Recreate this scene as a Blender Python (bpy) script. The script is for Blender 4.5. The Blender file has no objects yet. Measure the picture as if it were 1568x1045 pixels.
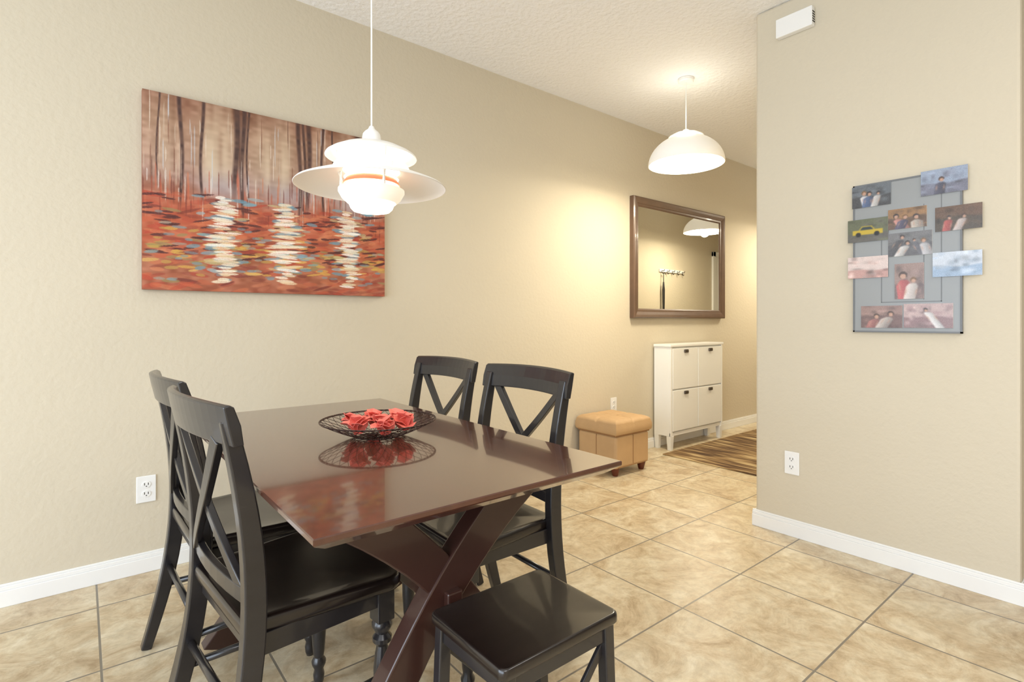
import bpy, bmesh, math, random
import numpy as np
from mathutils import Vector, Matrix
random.seed(4); np.random.seed(4)
S = bpy.context.scene
COL = S.collection
def lin(c):
    return tuple(((x/255)/12.92 if x/255<=0.04045 else ((x/255+0.055)/1.055)**2.4) for x in c)

# ------------------------------------------------------------------ materials
def mat(name, rgb, rough=0.5, metal=0.0, coat=0.0, bump=0.0, bscale=60, var=0.0, vscale=8, emit=None, estr=0, bdist=0.01, stretch=None, crough=.06):
    m = bpy.data.materials.new(name); m.use_nodes = True
    nt = m.node_tree; b = nt.nodes['Principled BSDF']
    c = lin(rgb)
    b.inputs['Base Color'].default_value = (*c,1)
    b.inputs['Roughness'].default_value = rough
    b.inputs['Metallic'].default_value = metal
    b.inputs['Coat Weight'].default_value = coat
    b.inputs['Coat Roughness'].default_value = crough
    tc = nt.nodes.new('ShaderNodeTexCoord')
    src = tc.outputs['Object']
    if stretch:
        mp = nt.nodes.new('ShaderNodeMapping'); mp.inputs['Scale'].default_value = stretch
        nt.links.new(src, mp.inputs['Vector']); src = mp.outputs['Vector']
    if var>0:
        n = nt.nodes.new('ShaderNodeTexNoise'); n.inputs['Scale'].default_value=vscale; n.inputs['Detail'].default_value=5
        nt.links.new(src, n.inputs['Vector'])
        mx = nt.nodes.new('ShaderNodeMix'); mx.data_type='RGBA'
        mx.inputs[6].default_value = (*[x*(1-var) for x in c],1); mx.inputs[7].default_value=(*[min(1,x*(1+var)) for x in c],1)
        nt.links.new(n.outputs['Fac'], mx.inputs[0]); nt.links.new(mx.outputs[2], b.inputs['Base Color'])
    if bump>0:
        n2 = nt.nodes.new('ShaderNodeTexNoise'); n2.inputs['Scale'].default_value=bscale; n2.inputs['Detail'].default_value=3
        nt.links.new(src, n2.inputs['Vector'])
        bp = nt.nodes.new('ShaderNodeBump'); bp.inputs['Strength'].default_value=bump; bp.inputs['Distance'].default_value=bdist
        nt.links.new(n2.outputs['Fac'], bp.inputs['Height']); nt.links.new(bp.outputs['Normal'], b.inputs['Normal'])
    if emit:
        b.inputs['Emission Color'].default_value=(*lin(emit),1); b.inputs['Emission Strength'].default_value=estr
    return m
M_wall = mat('wall_paint',(209,199,178),0.75,bump=0.35,bscale=45,bdist=0.006)
M_ceil = mat('ceiling_texture',(247,247,247),0.9,bump=0.5,bscale=38,bdist=0.012)
M_trim = mat('trim_white',(240,240,238),0.4)
M_white = mat('white_lacquer',(240,240,236),0.35)
M_plastic = mat('white_plastic',(240,240,238),0.4)
M_slot = mat('dark_slot',(40,38,36),0.6)
M_black = mat('black_lacquer_wood',(37,35,37),0.28,coat=0.35,var=0.25,vscale=6,stretch=(1,1,6))
M_seat = mat('dark_seat_wood',(27,20,18),0.28,coat=0.4,var=0.35,vscale=7,stretch=(1,9,1))
M_table = mat('mahogany_table_top',(80,45,33),0.2,coat=0.9,var=0.3,vscale=3,stretch=(9,1,1),crough=.045)
M_tleg = mat('mahogany_leg',(58,34,28),0.32,coat=0.25,var=0.3,vscale=4)
M_frame = mat('mirror_frame_wood',(98,74,58),0.35,coat=0.2,var=0.25,vscale=12)
M_mirror = mat('mirror_glass',(235,235,230),0.0,metal=1.0)
M_leather = mat('tan_upholstery',(192,158,116),0.6,bump=0.3,bscale=160,var=0.14,vscale=7,bdist=0.003)
M_seam = mat('upholstery_seam',(150,112,74),0.7)
M_foot = mat('red_brown_foot',(96,42,24),0.35)
M_metal = mat('dark_wire',(74,56,50),0.35,metal=0.6)
M_red = mat('red_petal',(242,116,102),0.5,var=0.25,vscale=22)
M_board = mat('grey_board',(146,148,148),0.4,metal=0.15)
M_edge = mat('grey_board_line',(112,114,116),0.4)
M_shade = mat('lamp_white_enamel',(248,247,243),0.35)
M_dome = mat('lamp_opal_dome',(248,247,243),0.35,emit=(255,246,228),estr=.16)
M_shade_in = mat('lamp_inner_enamel',(250,248,240),0.5,emit=(255,242,220),estr=0.5)
M_glow = mat('lamp_diffuser',(255,250,240),0.5,emit=(255,244,222),estr=4.0)
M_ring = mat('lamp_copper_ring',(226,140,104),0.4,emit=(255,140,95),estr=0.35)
M_handle = mat('bronze_handle',(84,76,68),0.4,metal=0.6)
M_canvas = mat('canvas_edge',(150,96,74),0.7)

def floor_mat():
    m = bpy.data.materials.new('floor_tile'); m.use_nodes=True; nt=m.node_tree; b=nt.nodes['Principled BSDF']
    L=nt.links.new; N=nt.nodes.new
    tc=N('ShaderNodeTexCoord'); mp=N('ShaderNodeMapping'); mp.vector_type='POINT'
    mp.inputs['Location'].default_value=(-0.05+0.434*20,-0.70+0.47*20,0)
    L(tc.outputs['Object'],mp.inputs['Vector'])
    br=N('ShaderNodeTexBrick'); br.offset=0; br.squash=1
    br.inputs['Scale'].default_value=1; br.inputs['Brick Width'].default_value=0.434; br.inputs['Row Height'].default_value=0.47
    br.inputs['Mortar Size'].default_value=0.0038; br.inputs['Mortar Smooth'].default_value=0.25; br.inputs['Bias'].default_value=0
    br.inputs['Color1'].default_value=(0,0,0,1); br.inputs['Color2'].default_value=(1,1,1,1); br.inputs['Mortar'].default_value=(.5,.5,.5,1)
    L(mp.outputs['Vector'],br.inputs['Vector'])
    vm=N('ShaderNodeVectorMath'); vm.operation='MULTIPLY'; vm.inputs[1].default_value=(3.7,5.1,9.0); L(br.outputs['Color'],vm.inputs[0])
    va=N('ShaderNodeVectorMath'); va.operation='ADD'; L(vm.outputs[0],va.inputs[0]); L(tc.outputs['Object'],va.inputs[1])
    n=N('ShaderNodeTexNoise'); n.inputs['Scale'].default_value=6.0; n.inputs['Detail'].default_value=10; n.inputs['Roughness'].default_value=0.74; n.inputs['Distortion'].default_value=0.8
    L(va.outputs[0],n.inputs['Vector'])
    cr=N('ShaderNodeValToRGB'); e=cr.color_ramp.elements
    e[0].position=0.33; e[0].color=(*lin((172,148,114)),1); e[1].position=0.66; e[1].color=(*lin((224,213,188)),1)
    k=e.new(0.45); k.color=(*lin((199,179,146)),1)
    k=e.new(0.54); k.color=(*lin((211,196,166)),1)
    L(n.outputs['Fac'],cr.inputs[0])
    n3=N('ShaderNodeTexNoise'); n3.inputs['Scale'].default_value=30; n3.inputs['Detail'].default_value=7; n3.inputs['Roughness'].default_value=.65; L(va.outputs[0],n3.inputs['Vector'])
    r3=N('ShaderNodeValToRGB'); r3.color_ramp.elements[0].position=.35; r3.color_ramp.elements[0].color=(.80,.78,.75,1); r3.color_ramp.elements[1].position=.56; r3.color_ramp.elements[1].color=(1,1,1,1)
    L(n3.outputs['Fac'],r3.inputs[0])
    mu=N('ShaderNodeMix'); mu.data_type='RGBA'; mu.blend_type='MULTIPLY'; mu.inputs[0].default_value=0.8
    L(cr.outputs[0],mu.inputs[6]); L(r3.outputs[0],mu.inputs[7])
    mx=N('ShaderNodeMix'); mx.data_type='RGBA'; L(br.outputs['Fac'],mx.inputs[0]); L(mu.outputs[2],mx.inputs[6]); mx.inputs[7].default_value=(*lin((126,118,105)),1)
    L(mx.outputs[2],b.inputs['Base Color'])
    b.inputs['Roughness'].default_value=0.3
    inv=N('ShaderNodeMath'); inv.operation='SUBTRACT'; inv.inputs[0].default_value=1; L(br.outputs['Fac'],inv.inputs[1])
    ad=N('ShaderNodeMath'); ad.operation='MULTIPLY_ADD'; ad.inputs[1].default_value=0.25; L(n.outputs['Fac'],ad.inputs[0]); L(inv.outputs[0],ad.inputs[2])
    bp=N('ShaderNodeBump'); bp.inputs['Strength'].default_value=0.35; bp.inputs['Distance'].default_value=0.004; L(ad.outputs[0],bp.inputs['Height']); L(bp.outputs['Normal'],b.inputs['Normal'])
    return m
M_floor=floor_mat()

def rug_mat():
    m=bpy.data.materials.new('rug_stripes'); m.use_nodes=True; nt=m.node_tree; b=nt.nodes['Principled BSDF']; L=nt.links.new; N=nt.nodes.new
    tc=N('ShaderNodeTexCoord'); mp=N('ShaderNodeMapping'); mp.inputs['Scale'].default_value=(19,1.8,1); L(tc.outputs['Object'],mp.inputs['Vector'])
    n=N('ShaderNodeTexNoise'); n.inputs['Scale'].default_value=1.5; n.inputs['Detail'].default_value=3; L(mp.outputs[0],n.inputs['Vector'])
    cr=N('ShaderNodeValToRGB'); e=cr.color_ramp.elements; e[0].position=.38; e[0].color=(*lin((74,52,34)),1); e[1].position=.66; e[1].color=(*lin((192,170,128)),1)
    k=e.new(.49); k.color=(*lin((122,94,60)),1); k=e.new(.56); k.color=(*lin((154,128,88)),1)
    L(n.outputs['Fac'],cr.inputs[0]); L(cr.outputs[0],b.inputs['Base Color']); b.inputs['Roughness'].default_value=.95
    return m
M_rug=rug_mat()
def vc_mat(name,rough):
    m=bpy.data.materials.new(name); m.use_nodes=True; nt=m.node_tree; b=nt.nodes['Principled BSDF']
    a=nt.nodes.new('ShaderNodeAttribute'); a.attribute_name='Col'; nt.links.new(a.outputs['Color'],b.inputs['Base Color']); b.inputs['Roughness'].default_value=rough
    return m
M_paint=vc_mat('painted_canvas',.55); M_photo=vc_mat('photo_print',.3)

# ------------------------------------------------------------------ helpers
def new_obj(name, verts, faces, m, parent=None, bevel=0, smooth=False, segs=2):
    me=bpy.data.meshes.new(name); me.from_pydata([tuple(v) for v in verts],[],faces); me.update()
    bm=bmesh.new(); bm.from_mesh(me); bmesh.ops.recalc_face_normals(bm,faces=bm.faces); bm.to_mesh(me); bm.free()
    if m: me.materials.append(m)
    o=bpy.data.objects.new(name,me); COL.objects.link(o)
    if parent: o.parent=parent
    if smooth:
        for p in me.polygons: p.use_smooth=True
    if bevel>0:
        md=o.modifiers.new('bevel','BEVEL'); md.width=bevel; md.segments=segs; md.limit_method='ANGLE'; md.angle_limit=math.radians(40)
    return o
def empty(name, loc=(0,0,0), rz=0):
    e=bpy.data.objects.new(name,None); e.location=loc; e.rotation_euler=(0,0,rz); e.empty_display_size=.1; COL.objects.link(e); return e
def boxdata(a,b):
    x0,y0,z0=a; x1,y1,z1=b
    v=[(x0,y0,z0),(x1,y0,z0),(x1,y1,z0),(x0,y1,z0),(x0,y0,z1),(x1,y0,z1),(x1,y1,z1),(x0,y1,z1)]
    f=[(0,3,2,1),(4,5,6,7),(0,1,5,4),(1,2,6,5),(2,3,7,6),(3,0,4,7)]
    return v,f
def box(name,a,b,m,parent=None,bevel=0,segs=2):
    v,f=boxdata(a,b); return new_obj(name,v,f,m,parent,bevel,segs=segs)
def boxes(name,lst,m,parent=None,bevel=0):
    V=[];F=[]
    for a,b in lst:
        v,f=boxdata(a,b); o=len(V); V+=v; F+=[tuple(i+o for i in q) for q in f]
    return new_obj(name,V,F,m,parent,bevel)
def revolve(name,prof,m,parent=None,center=(0,0,0),seg=48,thick=0,close=False):
    V=[];F=[]; n=len(prof)
    for r,z in prof:
        for i in range(seg):
            a=2*math.pi*i/seg; V.append((center[0]+r*math.cos(a),center[1]+r*math.sin(a),center[2]+z))
    for j in range(n-1):
        for i in range(seg):
            k=(i+1)%seg; F.append((j*seg+i,j*seg+k,(j+1)*seg+k,(j+1)*seg+i))
    if close:
        F.append(tuple(range(seg))); F.append(tuple((n-1)*seg+i for i in range(seg)))
    o=new_obj(name,V,F,m,parent,smooth=True)
    if thick:
        md=o.modifiers.new('s','SOLIDIFY'); md.thickness=thick; md.offset=0
    md=o.modifiers.new('e','EDGE_SPLIT'); md.split_angle=math.radians(38)
    return o
def ribbon_data(pts,w,t0,t1,mapf):
    P=[np.array(p,float) for p in pts]; n=len(P); Vv=[]; Ff=[]
    for i in range(n):
        d=P[min(i+1,n-1)]-P[max(i-1,0)]; d/=np.linalg.norm(d); nn=np.array([-d[1],d[0]])
        ww=w[i] if hasattr(w,'__len__') else w
        a=P[i]+nn*ww/2; b=P[i]-nn*ww/2
        Vv+=[mapf(a[0],a[1],t0),mapf(b[0],b[1],t0),mapf(b[0],b[1],t1),mapf(a[0],a[1],t1)]
    for i in range(n-1):
        for k in range(4):
            l=(k+1)%4; Ff.append((4*i+k,4*i+l,4*i+4+l,4*i+4+k))
    Ff.append((0,1,2,3)); Ff.append((4*n-4,4*n-1,4*n-2,4*n-3))
    return Vv,Ff
def ribbon(name,pts,w,t0,t1,mapf,m,parent=None,bevel=.003):
    v,f=ribbon_data(pts,w,t0,t1,mapf); return new_obj(name,v,f,m,parent,bevel)
def tubes(name,segs_,r,m,parent=None,sides=5):
    V=[];F=[]
    for a,b in segs_:
        a=Vector(a);b=Vector(b); d=b-a
        if d.length<1e-6: continue
        q=d.to_track_quat('Z','Y'); o=len(V)
        for e in (a,b):
            for i in range(sides):
                t=2*math.pi*i/sides; V.append(tuple(e+q@Vector((r*math.cos(t),r*math.sin(t),0))))
        for i in range(sides):
            k=(i+1)%sides; F.append((o+i,o+k,o+sides+k,o+sides+i))
        F.append(tuple(o+i for i in range(sides))); F.append(tuple(o+sides+i for i in range(sides)))
    return new_obj(name,V,F,m,parent,smooth=True)
def loft(name,outline,layers,m,parent=None):
    V=[];F=[];n=len(outline); cx=sum(p[0] for p in outline)/n; cy=sum(p[1] for p in outline)/n
    for s,z in layers:
        for p in outline: V.append((cx+(p[0]-cx)*s,cy+(p[1]-cy)*s,z))
    for j in range(len(layers)-1):
        for i in range(n):
            k=(i+1)%n; F.append((j*n+i,j*n+k,(j+1)*n+k,(j+1)*n+i))
    F.append(tuple(range(n))[::-1]); F.append(tuple((len(layers)-1)*n+i for i in range(n)))
    return new_obj(name,V,F,m,parent,smooth=True)

# ------------------------------------------------------------------ room shell
D=2.82; RX=2.82; H=2.745; BX=-2.6; BY=-3.4; FX=8.6; C0=1.40; C1=0.36
box('floor',(BX-.15,BY-.15,-.12),(FX+.15,D+.15,0),M_floor)
box('ceiling',(BX-.15,BY-.15,H),(FX+.15,D+.15,H+.12),M_ceil)
box('wall_left',(BX-.15,D,0),(FX+.15,D+.15,H),M_wall)
box('wall_right',(RX,C1,0),(FX,C0,H),M_wall,bevel=.012)
box('wall_far',(FX,BY,0),(FX+.15,D,H),M_wall)
box('wall_front',(BX,BY-.15,0),(FX,BY,H),M_wall)
wy0,wy1,wz1=-1.9,2.4,2.25
boxes('wall_back',[((BX-.15,BY,0),(BX,wy0,H)),((BX-.15,wy1,0),(BX,D,H)),((BX-.15,wy0,wz1),(BX,wy1,H))],M_wall)
wn=empty('window_1',(BX-.08,0,0))
fr=[((-.04,wy0,0),(.04,wy0+.06,wz1)),((-.04,wy1-.06,0),(.04,wy1,wz1)),((-.04,wy0,wz1-.06),(.04,wy1,wz1)),((-.04,wy0,0),(.04,wy1,.05)),((-.03,.2,0),(.03,.28,wz1))]
boxes('window_frame',fr,M_trim,wn,.004)
def baseboard(name,segs_):
    l=[]
    for (x0,y0,x1,y1,nx,ny) in segs_:
        for th,z0,z1 in ((.014,0,.062),(.010,.062,.078),(.006,.078,.087)):
            ax,bx=sorted((x0,x1+nx*th)) if nx else sorted((x0,x1))
            ay,by=sorted((y0,y1+ny*th)) if ny else sorted((y0,y1))
            l.append(((ax,ay,z0),(bx,by,z1)))
    return boxes(name,l,M_trim,bevel=.002)
baseboard('baseboard_left',[(BX,D,FX,D,0,-1)])
baseboard('baseboard_right',[(RX,C1-.014,RX,C0+.014,-1,0),(RX,C1,FX,C1,0,-1),(RX,C0,7.1,C0,0,1)])
baseboard('baseboard_far',[(FX,BY,FX,D,-1,0)])
baseboard('baseboard_front',[(BX,BY,FX,BY,0,1)])

dr=empty('door_1',(7.6,C0,0))
box('door_slab',(-.40,0.0,.01),(.40,.02,2.03),M_trim,dr,.003)
boxes('door_casing',[((-.47,0,0),(-.40,.03,2.10)),((.40,0,0),(.47,.03,2.10)),((-.47,0,2.03),(.47,.03,2.10))],M_trim,dr,.004)
boxes('door_panels',[((-.3,.02,.25),(-.05,.03,.95)),((.05,.02,.25),(.3,.03,.95)),((-.3,.02,1.1),(-.05,.03,1.9)),((.05,.02,1.1),(.3,.03,1.9))],M_trim,dr,.006)
revolve('door_knob',[(.001,0),(.022,.0),(.028,.02),(.02,.04),(.001,.045)],M_handle,dr,seg=20).location=(-.34,.06,1.0)

# ------------------------------------------------------------------ dining table
tx0,tx1,ty0,ty1=.287,1.047,.858,2.235
tcx=(tx0+tx1)/2
T=empty('dining_table',(0,0,0))
V=[]
for z,s in ((.718,.030),(.737,.002),(.740,0),(.748,0),(.750,.002)):
    V+=[(tx0+s,ty0+s,z),(tx1-s,ty0+s,z),(tx1-s,ty1-s,z),(tx0+s,ty1-s,z)]
F=[(3,2,1,0),(16,17,18,19)]
for j in range(4):
    for i in range(4):
        k=(i+1)%4; F.append((4*j+i,4*j+k,4*j+4+k,4*j+4+i))
new_obj('table_top',V,F,M_table,T)
boxes('table_apron',[((tx0+.10,ty0+.17,.68),(tx1-.10,ty0+.21,.719)),((tx0+.10,ty1-.21,.68),(tx1-.10,ty1-.17,.719)),((tcx-.03,ty0+.2,.68),(tcx+.03,ty1-.2,.719))],M_tleg,T,.003)
def xleg(nm,yc):
    zs=[0,.2,.34,.48,.62,.71]; os_=[-.325,-.19,-.10,.0,.145,.255]
    pz=np.polyfit(zs,os_,3)
    for k,sg in enumerate((1,-1)):
        pts=[];W=[]
        for i in range(17):
            s=i/16; z=.70*(1-s)
            pts.append((tcx+.008+sg*float(np.polyval(pz,z)),z)); W.append(.086+.022*abs(1-2*s)**2)
        y0=yc-.026+ (.006 if k else 0); y1=yc+.026-(.006 if k else 0)
        ribbon(nm+'_plank_%d'%(k+1),pts,W,y0,y1,lambda a,b,t:(a,t,max(b,0.0)),M_tleg,T,.004)
xleg('near_x',1.085); xleg('end_x',1.99)
box('stretcher',(tcx-.012,1.04,.41),(tcx+.028,2.035,.47),M_tleg,T,.004)

# ------------------------------------------------------------------ chairs
zz=np.array([0,.25,.45,.7,.93]); xx=np.array([-.255,-.19,-.165,-.178,-.225])
pf=np.polyfit(zz,xx,4)
bx_=lambda z: float(np.polyval(pf,z))
CH={}
def chair(loc,rz):
    E=empty('dining_chair',(loc[0],loc[1],0),rz)
    if CH:
        for nm,(me,mods) in CH.items():
            o=bpy.data.objects.new(nm,me); COL.objects.link(o); o.parent=E
            for w in mods:
                md=o.modifiers.new('b','BEVEL'); md.width=w; md.segments=2; md.limit_method='ANGLE'; md.angle_limit=math.radians(40)
        return E
    parts=[]
    hw=.205
    for i,s in enumerate((-1,1)):
        zs=np.linspace(0,.90,19); pts=[(bx_(z),z) for z in zs]; W=[.030+.016*math.sin(math.pi*min(1,z/.9))  for z in zs]
        parts.append(ribbon('rear_leg_%d'%(i+1),pts,W,s*hw-.016,s*hw+.016,lambda a,b,t:(a,t,b),M_black,E,.004))
    bow=lambda y: -.035*(1-(y/.235)**2)
    n=16; V=[];F=[]
    def railpt(y,z,t): return (bx_(z)+bow(y)+t+.004,y,z+ .006*(1-(y/.235)**2))
    prof=[(.846,-.012),(.846,.010),(.888,.014),(.926,.010),(.932,.002),(.928,-.010),(.888,-.012)]
    m_=len(prof)
    for i in range(n+1):
        y=-.235+.47*i/n
        for z,t in prof: V.append(railpt(y,z,t))
    for i in range(n):
        for k in range(m_):
            l=(k+1)%m_; F.append((i*m_+k,i*m_+l,(i+1)*m_+l,(i+1)*m_+k))
    F.append(tuple(range(m_))); F.append(tuple(n*m_+k for k in range(m_)))
    parts.append(new_obj('top_rail',V,F,M_black,E,.003))
    ys=np.linspace(-.20,.20,9)
    parts.append(ribbon('lower_back_rail',[(y,.52) for y in ys],.035,-.009,.009,lambda a,b,t:(bx_(b)+bow(a)*.6+t,a,b),M_black,E,.003))
    for i,s in enumerate((-1,1)):
        pts=[]
        for k in range(17):
            q=k/16; z=.855-(.855-.525)*q
            y=s*(.172-.344*q)+ s*.016*math.sin(math.pi*q)
            pts.append((y,z))
        off=.004 if i else -.004
        parts.append(ribbon('back_slat_%d'%(i+1),pts,.026,-.008+off,.008+off,lambda a,b,t:(bx_(b)+bow(a)*.8+t,a,b),M_black,E,.002))
    out=[]
    def rc(cx,cy,r,a0,a1,n=7):
        for i in range(n):
            a=math.radians(a0+(a1-a0)*i/(n-1)); out.append((cx+r*math.cos(a),cy+r*math.sin(a)))
    rc(.15,.185,.045,90,0); rc(.15,-.185,.045,0,-90)
    rc(-.165,-.175,.018,-90,-180); rc(-.165,.175,.018,180,90)
    parts.append(loft('seat',out,[(.97,.428),(.995,.434),(1,.442),(1,.454),(.992,.460),(.975,.463),(.95,.4635),(.88,.461),(.75,.457),(.5,.4545),(.1,.454)],M_seat,E))
    parts.append(boxes('seat_rails',[((-.15,-.20,.385),(.15,-.18,.432)),((-.15,.18,.385),(.15,.20,.432)),((.145,-.185,.385),(.163,.185,.432)),((-.165,-.185,.385),(-.147,.185,.432))],M_black,E,.002))
    prof=[(.011,0),(.015,.012),(.0165,.03),(.013,.045),(.020,.06),(.021,.07),(.014,.082),(.017,.10),(.021,.16),(.022,.22),(.018,.26),(.014,.28),(.024,.292),(.024,.302),(.016,.312),(.026,.330),(.026,.338),(.018,.352)]
    for i,s in enumerate((-1,1)):
        parts.append(revolve('front_leg_%d'%(i+1),prof,M_black,E,(.15,s*.185,0),seg=20,close=True))
        parts.append(box('front_leg_block_%d'%(i+1),(.127,s*.185-.023,.345),(.173,s*.185+.023,.43),M_black,E,.003))
        parts.append(tubes('side_stretcher_%d'%(i+1),[((-.19,s*.203,.2),(.15,s*.187,.2))],.010,M_black,E,10))
    parts.append(tubes('rear_stretcher',[((bx_(.26),-.2,.26),(bx_(.26),.2,.26))],.010,M_black,E,10))
    for o in parts:
        CH[o.name]=(o.data,[md.width for md in o.modifiers if md.type=='BEVEL'])
    return E
chair((.427,1.425),math.radians(5))
chair((.430,1.96),math.radians(2))
chair((1.02,1.455),math.pi+math.radians(-1))
chair((1.035,2.015),math.pi+math.radians(1))

# ------------------------------------------------------------------ stool
ST=empty('wooden_stool',(.756,.89,0),math.radians(0))
sx,sy=.163,.132
out=[]
for cx,cy,a0 in ((1,1,0),(-1,1,90),(-1,-1,180),(1,-1,270)):
    for i in range(6):
        a=math.radians(a0+90*i/5); out.append((cx*(sx-.016)+.016*math.cos(a),cy*(sy-.016)+.016*math.sin(a)))
loft('seat',out,[(.98,.438),(1,.442),(1,.454),(.994,.459),(.98,.4615),(.965,.462),(.95,.462),(.85,.4612),(.5,.4606),(.1,.4605)],M_seat,ST)
lg=[]
for ax in (-1,1):
    for ay in (-1,1):
        ribbon('leg_%d'%(len(lg)+1),[(ax*(sx-.025+.02*(1-z/.44)),z) for z in np.linspace(0,.44,6)],.028,ay*(sy-.034),ay*(sy-.008),lambda a,b,t:(a,t,b),M_black,ST,.003); lg.append(1)
boxes('apron',[((-sx+.03,-sy+.014,.40),(sx-.03,-sy+.03,.44)),((-sx+.03,sy-.03,.40),(sx-.03,sy-.014,.44)),((-sx+.016,-sy+.03,.40),(-sx+.03,sy-.03,.44)),((sx-.03,-sy+.03,.40),(sx-.016,sy-.03,.44))],M_black,ST,.002)
for k,s in enumerate((-1,1)):
    for j,q in enumerate((-1,1)):
        ribbon('brace_%d'%(2*k+j+1),[(-q*(sx-.02),.10),(0,.25),(q*(sx-.02),.40)],.02,s*(sy-.022)-.005+j*.003,s*(sy-.022)+.004+j*.003,lambda a,b,t:(a,t,b),M_black,ST,.002)

# ------------------------------------------------------------------ bowl with red petals
BW=empty('wire_fruit_bowl',(.70,1.505,.751))
rings=[(.070,.004),(.088,.010),(.108,.018),(.130,.028),(.150,.038),(.168,.048)]
ns=34; sg=[]
def rp(j,i):
    r,z=rings[j]; a=2*math.pi*(i+(.5 if j%2 else 0))/ns; return (r*math.cos(a),r*math.sin(a),z)
for j in range(len(rings)-1):
    for i in range(ns):
        if j%2==0: sg+= [(rp(j,i),rp(j+1,i)),(rp(j,i),rp(j+1,i-1))]
        else: sg+= [(rp(j,i),rp(j+1,i)),(rp(j,i),rp(j+1,i+1))]
tubes('wire_net',sg,.0008,M_metal,BW,4)
def ringsegs(r,z,n=64): 
    p=[(r*math.cos(2*math.pi*i/n),r*math.sin(2*math.pi*i/n),z) for i in range(n+1)]; return list(zip(p[:-1],p[1:]))
tubes('rim',ringsegs(.168,.048)+ringsegs(.1705,.050),.0016,M_metal,BW,6)
tubes('base_ring',ringsegs(.070,.003)+ringsegs(.035,.003)+[((0.07*math.cos(a),.07*math.sin(a),.003),(-.07*math.cos(a),-.07*math.sin(a),.003)) for a in np.linspace(0,math.pi,9)[:-1]],.0013,M_metal,BW,5)
V=[];F=[]
cl=[(.080*math.cos(2*math.pi*c/6+.3),.080*math.sin(2*math.pi*c/6+.3),.018) for c in range(6)]+[(0,0,.022)]
for (cx,cy,cz) in cl:
    for p in range(7):
        th=2*math.pi*p/7+random.uniform(-.35,.35); tilt=random.uniform(.25,.75) if p%2 else random.uniform(.85,1.25)
        L_=random.uniform(.042,.060); Wd=random.uniform(.022,.032); fold=random.uniform(.2,.5)
        R=Matrix.Rotation(th,3,'Z')@Matrix.Rotation(-tilt,3,'Y')
        o=len(V)
        for i in range(4):
            for j in range(3):
                s=i/3; t=j-1
                w=Wd*(.45,.95,1.0,.5)[i]
                v=Vector((s*L_, t*w, w*fold*abs(t)+.010*math.sin(math.pi*s)+random.uniform(-.002,.002)))
                v=R@v+Vector((cx,cy,cz)); v.z=max(v.z,.012+.3*max(0,math.hypot(v.x,v.y)-.08))
                V.append(tuple(v))
        for i in range(3):
            for j in range(2):
                q=o+i*3+j; F+=[(q,q+1,q+4),(q,q+4,q+3)] if (i+j)%2 else [(q,q+1,q+3),(q+1,q+4,q+3)]
pt=new_obj('red_petals',V,F,M_red,BW); md=pt.modifiers.new('s','SOLIDIFY'); md.thickness=.0012

# ------------------------------------------------------------------ dining pendant (tiered shades)
P=empty('pendant_lamp',(.7425,1.650,0))
def cyl(name,r,z0,z1,m,parent,seg=24): return revolve(name,[(.0005,z0),(r,z0),(r,z1),(.0005,z1)],m,parent,seg=seg)
cyl('cord',.003,1.72,H-.02,M_white,P,10)
revolve('ceiling_canopy',[(.001,H),(.05,H-.002),(.05,H-.012),(.012,H-.03),(.001,H-.03)],M_white,P)
revolve('neck',[(.001,1.738),(.007,1.738),(.012,1.728),(.022,1.720),(.028,1.712),(.030,1.70),(.030,1.672),(.001,1.672)],M_shade,P,seg=32)
revolve('upper_shade',[(.03,1.680),(.06,1.676),(.10,1.664),(.13,1.649),(.143,1.640),(.146,1.634)],M_shade,P,thick=.002,seg=72)
revolve('second_shade',[(.080,1.628),(.104,1.618),(.118,1.606),(.121,1.600)],M_shade_in,P,thick=.002,seg=72)
revolve('wide_shade',[(.092,1.590),(.115,1.583),(.15,1.574),(.19,1.561),(.22,1.549),(.236,1.542),(.2415,1.536)],M_shade,P,thick=.002,seg=96)
revolve('inner_reflector',[(.055,1.594),(.075,1.578),(.088,1.566)],M_shade_in,P,thick=.002,seg=64)
revolve('copper_ring',[(.080,1.562),(.088,1.550),(.090,1.544)],M_ring,P,thick=.002,seg=64)
revolve('lower_shade',[(.086,1.538),(.105,1.528),(.105,1.520),(.094,1.50),(.078,1.486)],M_shade_in,P,thick=.002,seg=64)
revolve('bottom_shade',[(.078,1.497),(.066,1.468),(.058,1.460)],M_glow,P,thick=.002,seg=64)
revolve('diffuser',[(.001,1.474),(.062,1.474)],M_glow,P,seg=48)
revolve('bulb',[(.001,1.63),(.012,1.625),(.014,1.60),(.028,1.57),(.03,1.55),(.02,1.53),(.001,1.522)],M_glow,P,seg=24)
sg=[]
for k in range(3):
    a=2*math.pi*k/3+.5
    c,s=math.cos(a),math.sin(a)
    sg+=[((.1*c,.1*s,1.525),(.098*c,.098*s,1.60)),((.098*c,.098*s,1.60),(.11*c,.11*s,1.655)),((.09*c,.09*s,1.54),(.11*c,.11*s,1.60))]
tubes('struts',sg,.0035,M_shade,P,6)

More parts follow.
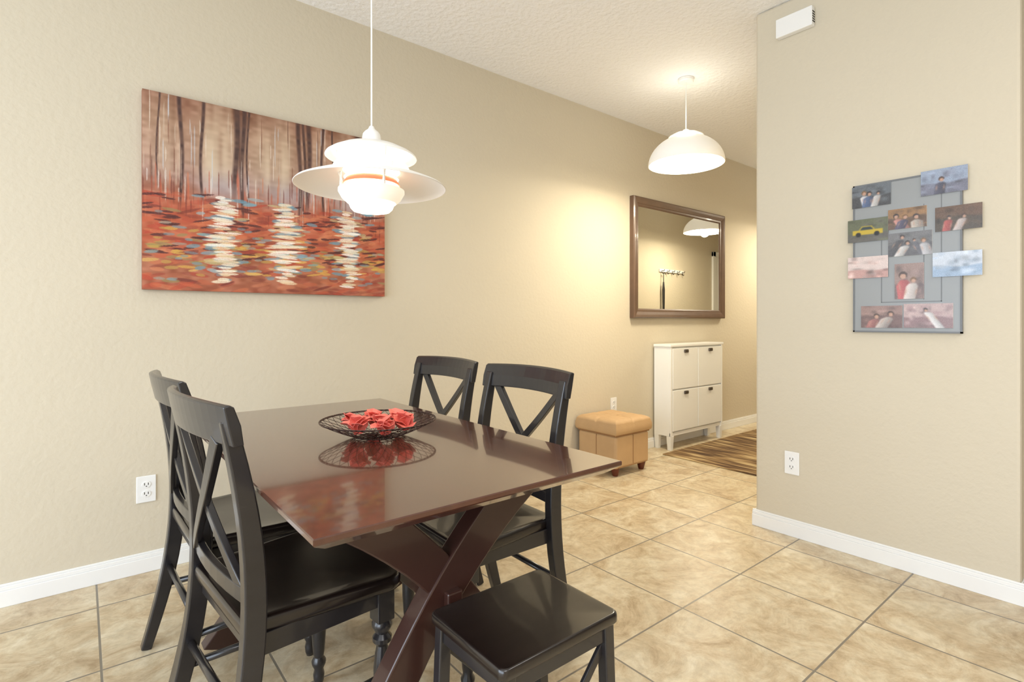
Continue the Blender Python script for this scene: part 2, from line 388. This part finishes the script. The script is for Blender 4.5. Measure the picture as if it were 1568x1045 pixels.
# ------------------------------------------------------------------ hallway dome pendants
def dome(x,y):
    E=empty('dome_pendant_lamp',(x,y,0))
    R_=.247; z0=2.162; h=.195
    prof=[]
    for i in range(15):
        a=math.radians(90*i/14*.80); prof.append((R_*math.cos(a),z0+h*math.sin(a)))
    revolve('dome_shade',prof,M_dome,E,thick=.004,seg=72)
    cap=[(.001,z0+h+.020),(.05,z0+h+.018),(.09,z0+h+.006),(.115,z0+h-.008)]
    revolve('dome_cap',cap,M_dome,E,thick=.003,seg=64)
    revolve('diffuser',[(.001,z0+.030),(.15,z0+.028),(.235,z0+.022)],M_glow,E,seg=64)
    cyl('cord',.003,z0+h,H-.02,M_white,E,10)
    revolve('ceiling_canopy',[(.001,H),(.052,H-.001),(.052,H-.018),(.045,H-.024),(.001,H-.024)],M_white,E)
    cyl('socket',.02,z0+h-.01,z0+h+.040,M_white,E)
dome(3.20,2.07); dome(5.84,2.07)

# ------------------------------------------------------------------ painting
W_,H_=460,352
img=np.zeros((H_,W_,3))
U,Vv=np.meshgrid(np.linspace(0,1,W_),np.linspace(0,1,H_))
def vnoise(nx,ny,seed):
    r=np.random.RandomState(seed).rand(ny+1,nx+1)
    gx=np.linspace(0,nx-1e-6,W_); gy=np.linspace(0,ny-1e-6,H_)
    ix=gx.astype(int); iy=gy.astype(int); fx=gx-ix; fy=gy-iy; fx=fx*fx*(3-2*fx); fy=fy*fy*(3-2*fy)
    a=r[iy][:,ix]; b=r[iy][:,ix+1]; c=r[iy+1][:,ix]; d=r[iy+1][:,ix+1]
    return (a*(1-fx)+b*fx)*(1-fy)[:,None]+(c*(1-fx)+d*fx)*fy[:,None]
def ramp(v,st):
    xs=[s[0] for s in st]; return np.stack([np.interp(v,xs,[s[1][k] for s in st]) for k in range(3)],-1)
vv=Vv+.07*(vnoise(14,3,1)-.5)
img=ramp(vv,[(0,(142,98,76)),(.12,(160,122,98)),(.32,(170,134,114)),(.42,(164,126,114)),(.49,(168,108,86)),(.58,(176,90,62)),(.75,(178,96,64)),(.85,(168,106,78)),(1,(160,90,66))])
n1=vnoise(60,4,2); n2=vnoise(24,3,3); n4=vnoise(40,60,5); n5=vnoise(10,8,6)
img+=((n1-.5)*34)[...,None]*(Vv<.5)[...,None] + ((n4-.5)*34)[...,None]+((n5-.5)*28)[...,None]
cream=np.array((216,198,170))
for c,w,a in ((.07,.05,.45),(.24,.055,.8),(.30,.03,.5),(.44,.07,.6),(.52,.04,.65),(.67,.03,.35),(.80,.05,.5),(.93,.04,.35)):
    al=a*np.exp(-((U-c)/w)**2)*np.clip((.50-Vv)/.12,0,1)*np.clip(.45+Vv*2,0,1)*(.6+.6*n1); al=np.clip(al,0,1)[...,None]; img=img*(1-al)+cream*al
mist=np.array((178,170,178))
for c,w in ((.28,.09),(.53,.12),(.83,.08)):
    al=.6*np.exp(-((U-c)/w)**2-((Vv-.44)/.08)**2)[...,None]; img=img*(1-al)+mist*al
def stroke(cx,cy,lx,ly,col,a=.9,ang=0):
    x0=int(max(0,(cx-lx*1.3)*W_)); x1=int(min(W_,(cx+lx*1.3)*W_+2)); pad=ly*1.5+abs(ang)*lx*1.3
    y0=int(max(0,(cy-pad)*H_)); y1=int(min(H_,(cy+pad)*H_+2))
    if x1<=x0 or y1<=y0: return
    u=U[y0:y1,x0:x1]-cx; v=Vv[y0:y1,x0:x1]-cy-ang*u
    d=(u/lx)**2+(v/ly)**2; al=np.clip((1.25-d)*2.2,0,1)*a
    al=(al*(.7+.3*np.random.rand(*al.shape)))[...,None]
    img[y0:y1,x0:x1]=img[y0:y1,x0:x1]*(1-al)+np.array(col)*al
R=random.Random(9)
for c,w,b in ((.125,.007,.62),(.20,.006,.58),(.325,.012,.52),(.352,.009,.66),(.372,.004,.6),(.585,.009,.62),(.605,.006,.66),(.625,.010,.55),(.69,.006,.6),(.74,.004,.5),(.86,.011,.5),(.90,.005,.55),(.05,.003,.5)):
    x=c+.006*np.sin(Vv*9+c*40); al=np.clip(1.5-np.abs(U-x)/w/(1.0-.5*Vv),0,1)*np.clip((b-Vv)/.14,0,1)*.85*(.65+.5*n4)
    al=np.clip(al,0,1)[...,None]; img=img*(1-al)+np.array((62,40,38))*al
for i in range(70):
    c=R.random(); v=R.uniform(.05,.45); stroke(c,v,.0022,R.uniform(.03,.12),R.choice([(230,218,204),(200,180,160),(95,60,48),(120,74,56),(200,205,215)]),.6)
for i in range(110):
    c=R.random(); v=R.uniform(.38,.60); stroke(c,v,.0028,R.uniform(.03,.08),R.choice([(196,96,66),(110,50,40),(184,88,62),(200,120,84),(226,220,214)]),.6)
pal=[(192,92,60),(202,112,72),(150,60,44),(108,44,38),(182,82,56),(206,128,88),(132,56,46),(172,100,72),(176,64,44)]
for i in range(420):
    v=R.uniform(.50,1.0); stroke(R.random(),v,R.uniform(.018,.05),R.uniform(.006,.014),R.choice(pal),R.uniform(.4,.8),R.uniform(-.5,.3))
for i in range(120):
    v=R.gauss(.80,.06); stroke(R.random(),v,R.uniform(.016,.036),R.uniform(.005,.010),R.choice([(206,166,76),(180,150,76),(214,178,98),(142,130,84)]),.8,R.uniform(-.25,.15))
for i in range(110):
    v=R.uniform(.49,.82); stroke(R.random(),v,R.uniform(.018,.038),R.uniform(.004,.0075),(68,30,32),.85,R.uniform(-.35,.1))
for i in range(70):
    stroke(R.random(),R.uniform(.6,.95),R.uniform(.012,.026),.007,R.choice([(112,150,165),(150,160,150),(120,140,150)]),.7,R.uniform(-.15,.1))
for c in (.28,.53,.82):
    for i in range(40):
        v=R.uniform(.48,.9); stroke(R.gauss(c,.055),v,R.uniform(.016,.034),R.uniform(.006,.011),R.choice([(124,160,174),(104,148,168),(152,172,178),(190,176,130)]),.8,R.uniform(-.2,.15))
    for i in range(32):
        v=.49+.47*i/32+R.uniform(-.005,.005); wd=.034+.026*math.sin(math.pi*min(1,i/32*1.1))*(1.6 if abs(c-.53)<.01 else 1)
        stroke(c+R.gauss(0,.012),v,R.uniform(.5,1.1)*wd,R.uniform(.0055,.0095),R.choice([(238,230,214),(234,222,196),(246,240,230),(226,202,164)]),.92,R.uniform(-.15,.1))
img=np.clip(img,0,255)/255
def grid_picture(name,img,m,parent,p0,du,dv):
    h,w,_=img.shape
    p0=np.array(p0);du=np.array(du);dv=np.array(dv)
    us=np.linspace(0,1,w+1); vs=np.linspace(0,1,h+1)
    A,B=np.meshgrid(us,vs); P_=p0+A[...,None]*du+B[...,None]*dv
    V=P_.reshape(-1,3); idx=np.arange((w+1)*(h+1)).reshape(h+1,w+1)
    F=np.stack([idx[:-1,:-1],idx[1:,:-1],idx[1:,1:],idx[:-1,1:]],-1).reshape(-1,4)
    me=bpy.data.meshes.new(name); me.from_pydata(V.tolist(),[],F.tolist()); me.update()
    ca=me.color_attributes.new('Col','FLOAT_COLOR','CORNER')
    c=img.reshape(-1,3); c=np.where(c<=.04045,c/12.92,((c+.055)/1.055)**2.4)
    c4=np.concatenate([np.repeat(c,4,axis=0),np.ones((len(c)*4,1))],1).astype(np.float32)
    ca.data.foreach_set('color',c4.ravel()); me.materials.append(m)
    o=bpy.data.objects.new(name,me); COL.objects.link(o); o.parent=parent; return o
PA=empty('abstract_painting',(.205,D,1.235))
pw,ph=1.128,.868
box('stretched_canvas',(0,-.030,0),(pw,-.002,ph),M_canvas,PA,.002)
grid_picture('painted_face',img,M_paint,PA,(0,-.0312,ph),(pw,0,0),(0,0,-ph))

# ------------------------------------------------------------------ mirror
MI=empty('wall_mirror',(0,D,0))
mx0,mx1,mz0,mz1=3.54,4.97,1.12,2.135; fw=.080
prof=[(0,-.003),(0,-.042),(.010,-.050),(.028,-.046),(.052,-.038),(.056,-.034),(.070,-.032),(.080,-.026),(.080,-.003)]
V=[];F=[];m_=len(prof)
for (cx,cz,sx_,sz_) in ((mx0,mz0,1,1),(mx1,mz0,-1,1),(mx1,mz1,-1,-1),(mx0,mz1,1,-1)):
    for d,y in prof: V.append((cx+sx_*d,y,cz+sz_*d))
for i in range(4):
    j=(i+1)%4
    for k in range(m_):
        l=(k+1)%m_; F.append((i*m_+k,i*m_+l,j*m_+l,j*m_+k))
new_obj('frame',V,F,M_frame,MI)
box('glass',(mx0+fw-.006,-.024,mz0+fw-.006),(mx1-fw+.006,-.018,mz1-fw+.006),M_mirror,MI)

# ------------------------------------------------------------------ outlets
def outlet(x,y,z,facing):
    E=empty('wall_outlet',(x,y,z), 0 if facing=='-y' else -math.pi/2)
    box('cover_plate',(-.036,-.006,-.058),(.036,-.0005,.058),M_plastic,E,.003)
    for k,s in enumerate((-1,1)):
        out=[(0.0165*math.cos(a)*1.0,0.014*math.sin(a)) for a in np.linspace(0,2*math.pi,25)[:-1]]
        V=[(p[0],-.0085,p[1]+s*.020) for p in out]+[(p[0],-.005,p[1]+s*.020) for p in out]; n=24
        F=[(i,(i+1)%n,n+(i+1)%n,n+i) for i in range(n)]+[tuple(range(n))]
        new_obj('receptacle_%d'%(k+1),V,F,M_plastic,E)
        boxes('slots_%d'%(k+1),[((-.008,-.0092,s*.020-.002),(-.0055,-.0084,s*.020+.008)),((.0055,-.0092,s*.020-.002),(.008,-.0084,s*.020+.008)),((-.002,-.0092,s*.020-.009),(.002,-.0084,s*.020-.005))],M_slot,E)
outlet(.222,D,.362,'-y'); outlet(3.335,D,.42,'-y'); outlet(RX,1.211,.372,'-x')

# ------------------------------------------------------------------ door chime
DC=empty('door_chime',(RX,1.19,2.602))
box('chime_cover',(-.036,-.088,-.048),(-.001,.088,.048),M_plastic,DC,.004)
boxes('chime_side_vents',[((-.032,-.0895,-.03+.012*k),(-.006,-.0875,-.025+.012*k)) for k in range(5)],M_slot,DC)

# ------------------------------------------------------------------ photo board
PB=empty('photo_memo_board',(RX,0,0))
box('board_panel',(-.014,.537,1.05),(-.001,.926,1.722),M_board,PB,.001)
boxes('board_trim',[((-.017,.533,1.046),(-.001,.540,1.726)),((-.017,.923,1.046),(-.001,.930,1.726)),((-.017,.533,1.046),(-.001,.93,1.053)),((-.017,.533,1.719),(-.001,.93,1.726)),
 ((-.0152,.66,1.19),(-.0138,.663,1.60)),((-.0152,.815,1.18),(-.0138,.818,1.46)),((-.0152,.60,1.18),(-.0138,.603,1.72)),((-.0152,.60,1.18),(-.0138,.818,1.183))],M_edge,PB)
def blur(a,k=1):
    for _ in range(k):
        p=np.pad(a,((1,1),(1,1),(0,0)),mode='edge')
        a=(p[:-2,1:-1]+p[2:,1:-1]+p[1:-1,:-2]+p[1:-1,2:]+2*a)/6
    return a
def pic(bg,fg,seed,w=72,h=48):
    r=np.random.RandomState(seed*7+3); im=np.zeros((h,w,3)); asp=w/h
    X,Y=np.meshgrid(np.linspace(0,1,w),np.linspace(0,1,h))
    im[:]=bg[0]; hz=.35+.25*r.rand(); t=np.clip((Y-hz+.04*np.sin(X*7+seed))/.06,0,1)[...,None]; im=im*(1-t)+np.array(bg[1])*t
    for i in range(34):
        cx,cy=r.rand(),r.rand(); sx_,sy_=r.uniform(.02,.14),r.uniform(.02,.12)
        a=np.exp(-(np.abs(X-cx)/sx_)**3-(np.abs(Y-cy)/sy_)**3)[...,None]*r.uniform(.25,.6); im=im*(1-a)+np.array(bg[r.randint(2)])*(.45+r.rand()*.95)*a
    k=len(fg)
    for i,c in enumerate(fg):
        sc=r.uniform(.8,1.5)*(.8 if k>3 else 1); cx=.16+.68*(i+.5)/k+r.uniform(-.07,.07); hy=r.uniform(.18,.48)
        q=1.5/asp
        rx=.05*sc*q; ry=.08*sc
        ln=r.uniform(-.4,.4); xx_=X-cx-ln*(Y-hy)
        top=hy+.085*sc+ .9*np.clip(np.abs(xx_)-.05*q,0,1)
        a=np.clip((Y-top)/.04,0,1)*np.clip((.115*sc*q-np.abs(xx_))/.02,0,1); a=(a*.95)[...,None]
        shade=(.78+.35*np.clip(.5-xx_/(.2*q),0,1))[...,None]
        im=im*(1-a)+np.array(c)*shade*a
        for s in (-1,1):
            a=np.exp(-((xx_-s*.08*q)/(.018*q))**2-((Y-hy-.33)/.10)**2)[...,None]*.75; im=im*(1-a)+np.array((190,146,122))*a
        a=((((X-cx)/(rx*1.1))**2+((Y-hy+.012)/(ry*1.1))**2)<1)[...,None]; im=im*(1-a)+np.array(((58,40,32),(110,80,50),(36,30,30))[r.randint(3)])*a
        a=((((X-cx-.004)/(rx*.8))**2+((Y-hy-.022)/(ry*.78))**2)<1)[...,None]; im=im*(1-a)+np.array((194,150,126))*a
    im=blur(im,2)
    im+= (r.rand(h,w,1)-.5)*20
    im=im*.82+np.array((146,140,138))*.18
    return np.clip(im,0,255)/255
photos=[
 (.780,.933,1.620,1.720,((96,104,112),(60,62,66)),[(215,215,220),(70,90,130),(205,202,200)]),
 (.515,.671,1.632,1.737,((150,165,190),(110,112,130)),[(70,72,90)]),
 (.650,.790,1.503,1.592,((150,110,70),(96,74,60)),[(190,130,120),(70,70,96),(180,170,160)]),
 (.790,.950,1.462,1.566,((90,96,70),(84,82,76)),'car'),
 (.470,.622,1.473,1.575,((96,70,52),(70,60,48)),[(176,76,72),(200,186,182)]),
 (.632,.790,1.383,1.486,((110,110,112),(80,80,84)),[(205,205,205),(66,66,70),(210,208,206),(96,96,104),(190,190,195)]),
 (.790,.950,1.295,1.393,((226,206,200),(196,150,142)),[]),
 (.470,.630,1.283,1.385,((205,216,230),(150,176,206)),[]),
 (.660,.766,1.194,1.349,((150,124,116),(110,92,90)),[(180,80,80),(216,210,205)]),
 (.737,.896,1.067,1.166,((150,120,112),(110,84,80)),[(160,100,96),(186,176,170)]),
 (.562,.732,1.068,1.172,((190,164,162),(140,110,112)),[(226,226,226)])]
for i,(y0,y1,z0,z1,bg,fg) in enumerate(photos):
    x=-.0185-.0008*(i%4)
    if fg=='car':
        im=pic(bg,[],i); h,w,_c=im.shape; X,Y=np.meshgrid(np.linspace(0,1,w),np.linspace(0,1,h))
        im[(np.abs(X-.5)<.38)&(np.abs(Y-.58)<.11)]=(.74,.64,.2); im[(np.abs(X-.48)<.22-(.5-Y)*.5)&(np.abs(Y-.40)<.1)]=(.68,.6,.22); im[(np.abs(X-.48)<.18-(.5-Y)*.5)&(np.abs(Y-.41)<.06)]=(.2,.24,.26)
        for c in (.27,.73): im[((X-c)/.065)**2+((Y-.68)/.10)**2<1]=(.1,.1,.1)
        im=blur(im,2)
    elif (y1-y0)<.12: im=pic(bg,fg,i,48,72)
    else: im=pic(bg,fg,i)
    box('photo_backing_%d'%(i+1),(x+.0004,y0,z0),(-.0138,y1,z1) if (y0>.537 and y1<.926) else (x+.0012,y1,z1),M_plastic,PB)
    grid_picture('photo_%d'%(i+1),im,M_photo,PB,(x,y1,z1),(0,y0-y1,0),(0,0,z0-z1))

# ------------------------------------------------------------------ shoe cabinet
cx0,cx1,cy0,cy1=3.85,4.67,2.64,2.803
SC=empty('shoe_cabinet',(0,0,0))
boxes('cabinet_body',[((cx0,cy0+.01,.12),(cx1,cy1,.875))],M_white,SC,.002)
box('cabinet_top',(cx0-.01,cy0-.012,.875),(cx1+.01,cy1,.897),M_white,SC,.004)
box('base_rail',(cx0,cy0,.12),(cx1,cy0+.012,.150),M_white,SC,.002)
xm=(cx0+cx1)/2; k=0
for (a,b) in ((cx0+.028,xm-.004),(xm+.004,cx1-.028)):
    for (c,d) in ((.158,.505),(.515,.862)):
        k+=1
        box('tilt_door_%d'%k,(a,cy0-.008,c),(b,cy0+.01,d),M_white,SC,.004)
        box('door_handle_%d'%k,((a+b)/2-.028,cy0-.022,d-.040),((a+b)/2+.028,cy0-.006,d-.012),M_handle,SC,.006)
boxes('side_stiles',[((cx0,cy0-.006,.12),(cx0+.024,cy0+.01,.875)),((cx1-.024,cy0-.006,.12),(cx1,cy0+.01,.875))],M_white,SC,.002)
for i,(x,y) in enumerate(((cx0,cy0-.006),(cx1-.045,cy0-.006),(cx0,cy1-.045),(cx1-.045,cy1-.045))):
    V=[]
    for z,s in ((0,.006),(.12,0)):
        V+=[(x+s,y+s,z),(x+.045-s,y+s,z),(x+.045-s,y+.045-s,z),(x+s,y+.045-s,z)]
    new_obj('leg_%d'%(i+1),V,boxdata((0,0,0),(1,1,1))[1],M_white,SC,.002)

# ------------------------------------------------------------------ ottoman
OT=empty('storage_ottoman',(2.885,2.415,0))
ow,od=.392,.38
box('ottoman_body',(0.008,0.008,.055),(ow-.008,od-.008,.287),M_leather,OT,.022,4)
n=60; V=[];F=[]
def puff(u,v):
    e=min(u,1-u,v,1-v); z=.366+.034*(1-(1-min(1,e/.14))**2.2)**.5
    z-=.012*math.exp(-((u-.5)/.022)**2)+.012*math.exp(-((v-.5)/.022)**2)
    z-=.010*math.exp(-(((u-.5)**2+(v-.5)**2)/.003))
    z+=.0012*math.sin(u*37+v*11)*math.sin(v*29-u*7)
    return z
for i in range(n+1):
    for j in range(n+1):
        u,v=i/n,j/n
        uu=.5-.5*math.cos(math.pi*u); vv_=.5-.5*math.cos(math.pi*v)
        V.append((uu*ow,vv_*od,puff(uu,vv_)))
for i in range(n):
    for j in range(n):
        q=i*(n+1)+j; F.append((q,q+1,q+n+2,q+n+1))
per=[i*(n+1) for i in range(n+1)]+[n*(n+1)+j for j in range(1,n+1)]+[i*(n+1)+n for i in range(n-1,-1,-1)]+[j for j in range(n-1,0,-1)]
m_=len(per); prev=per
for (z,off) in ((.345,.006),(.320,.007),(.302,.004),(.296,0)):
    o=len(V)
    for q in per:
        x,y,_z=V[q]; dx=(x-ow/2)/(ow/2); dy=(y-od/2)/(od/2); V.append((x+off*dx,y+off*dy,z))
    cur=list(range(o,o+m_))
    for i in range(m_): F.append((prev[i],prev[(i+1)%m_],cur[(i+1)%m_],cur[i]))
    prev=cur
F.append(tuple(prev))
new_obj('ottoman_lid',V,F,M_leather,OT,smooth=True)
box('lid_gap',(.006,.006,.284),(ow-.006,od-.006,.298),M_seam,OT,.004)
boxes('side_seams',[((.0055,od/2-.002,.075),(.010,od/2+.002,.28)),((ow/2-.002,.0055,.075),(ow/2+.002,.010,.28)),((.007,.03,.066),(.010,od-.03,.069)),((.03,.007,.066),(ow-.03,.010,.069))],M_seam,OT)
for i,(x,y) in enumerate(((.05,.05),(ow-.05,.05),(.05,od-.05),(ow-.05,od-.05))):
    revolve('foot_%d'%(i+1),[(.001,0),(.018,0),(.022,.01),(.032,.05),(.034,.06),(.001,.06)],M_foot,OT,(x,y,0),seg=20)

# ------------------------------------------------------------------ rug
RG=empty('striped_area_rug',(0,0,0))
box('rug_pile',(3.70,1.50,.0005),(5.9,2.61,.009),M_rug,RG,.003)

# ------------------------------------------------------------------ coat rack + umbrella (seen in mirror)
CR=empty('coat_rack',(0,C0,0))
box('rack_board',(5.86,.001,1.735),(6.40,.018,1.775),M_white,CR,.003)
for k in range(5):
    x=5.90+.115*k
    tubes('hook_%d'%(k+1),[((x,.016,1.755),(x,.05,1.745)),((x,.05,1.745),(x,.062,1.765)),((x,.016,1.745),(x,.035,1.71)),((x,.035,1.71),(x,.05,1.72))],.004,M_slot,CR,8)
UM=empty('folded_umbrella',(5.90,C0+.045,0))
revolve('umbrella_canopy',[(.001,.90),(.006,.92),(.012,1.1),(.017,1.4),(.018,1.5),(.010,1.6),(.001,1.61)],M_slot,UM,seg=16)
pts=[(0,0,1.6),(0,0,1.68)]+[(.02-.02*math.cos(a),0,1.70+.02*math.sin(a)) for a in np.linspace(0,math.pi,8)]
tubes('umbrella_handle',list(zip(pts[:-1],pts[1:])),.005,M_slot,UM,8)

# ------------------------------------------------------------------ lights
def area(name,loc,rot,sx_,sy_,p,c,shape='RECTANGLE'):
    l=bpy.data.lights.new(name,'AREA'); l.shape=shape; l.size=sx_
    if shape=='RECTANGLE': l.size_y=sy_
    l.energy=p; l.color=c
    o=bpy.data.objects.new(name,l); o.location=loc; o.rotation_euler=rot; COL.objects.link(o); return o
def point(name,loc,p,c,r=.03):
    l=bpy.data.lights.new(name,'POINT'); l.energy=p; l.color=c; l.shadow_soft_size=r
    o=bpy.data.objects.new(name,l); o.location=loc; COL.objects.link(o); return o
area('window_daylight',(BX-.2,.25,1.15),(0,math.radians(-90),0),2.2,4.2,165,(.77,.87,1.0))
area('fill_light_living',(-.6,-1.6,H-.03),(0,0,0),1.6,1.6,54,(.97,.97,1.0))  # added fill out of view near the ceiling, evens out the room brightness
area('fill_light_kitchen',(1.9,-1.2,H-.03),(0,0,0),1.0,1.0,25,(1.0,.95,.90))  # second unseen fill, added to brighten from the kitchen side
point('dining_bulb',(.7425,1.650,1.455),4,(1,.92,.78),.02)
point('dining_bulb_upper',(.7425,1.650,1.575),7,(1,.92,.78),.032)
for x in (3.2,5.84):
    area('hall_lamp_disc',(x,2.07,2.172),(0,0,0),.40,0,20,(1,.89,.68),'DISK')
    point('hall_bulb_glow',(x,2.07,2.155),8,(1,.89,.68),.05)
    point('hall_dome_leak',(x,2.07,2.47),2.0,(1,.92,.76),.08)  # added above the dome, stands in for light leaking through its top slit
w=bpy.data.worlds.new('World'); S.world=w; w.use_nodes=True
w.node_tree.nodes['Background'].inputs[0].default_value=(.75,.87,1,1); w.node_tree.nodes['Background'].inputs[1].default_value=1.0

# ------------------------------------------------------------------ camera
cd=bpy.data.cameras.new('Camera'); cd.sensor_width=36; cd.sensor_fit='HORIZONTAL'; cd.lens=36*815/1568; cd.shift_y=-.0201; cd.clip_start=.02
cam=bpy.data.objects.new('Camera',cd); cam.location=(0,0,1.1); cam.rotation_euler=(math.pi/2,0,math.radians(-39)); COL.objects.link(cam); S.camera=cam
S.view_settings.view_transform='Standard'; S.view_settings.look='None'; S.view_settings.exposure=0.03
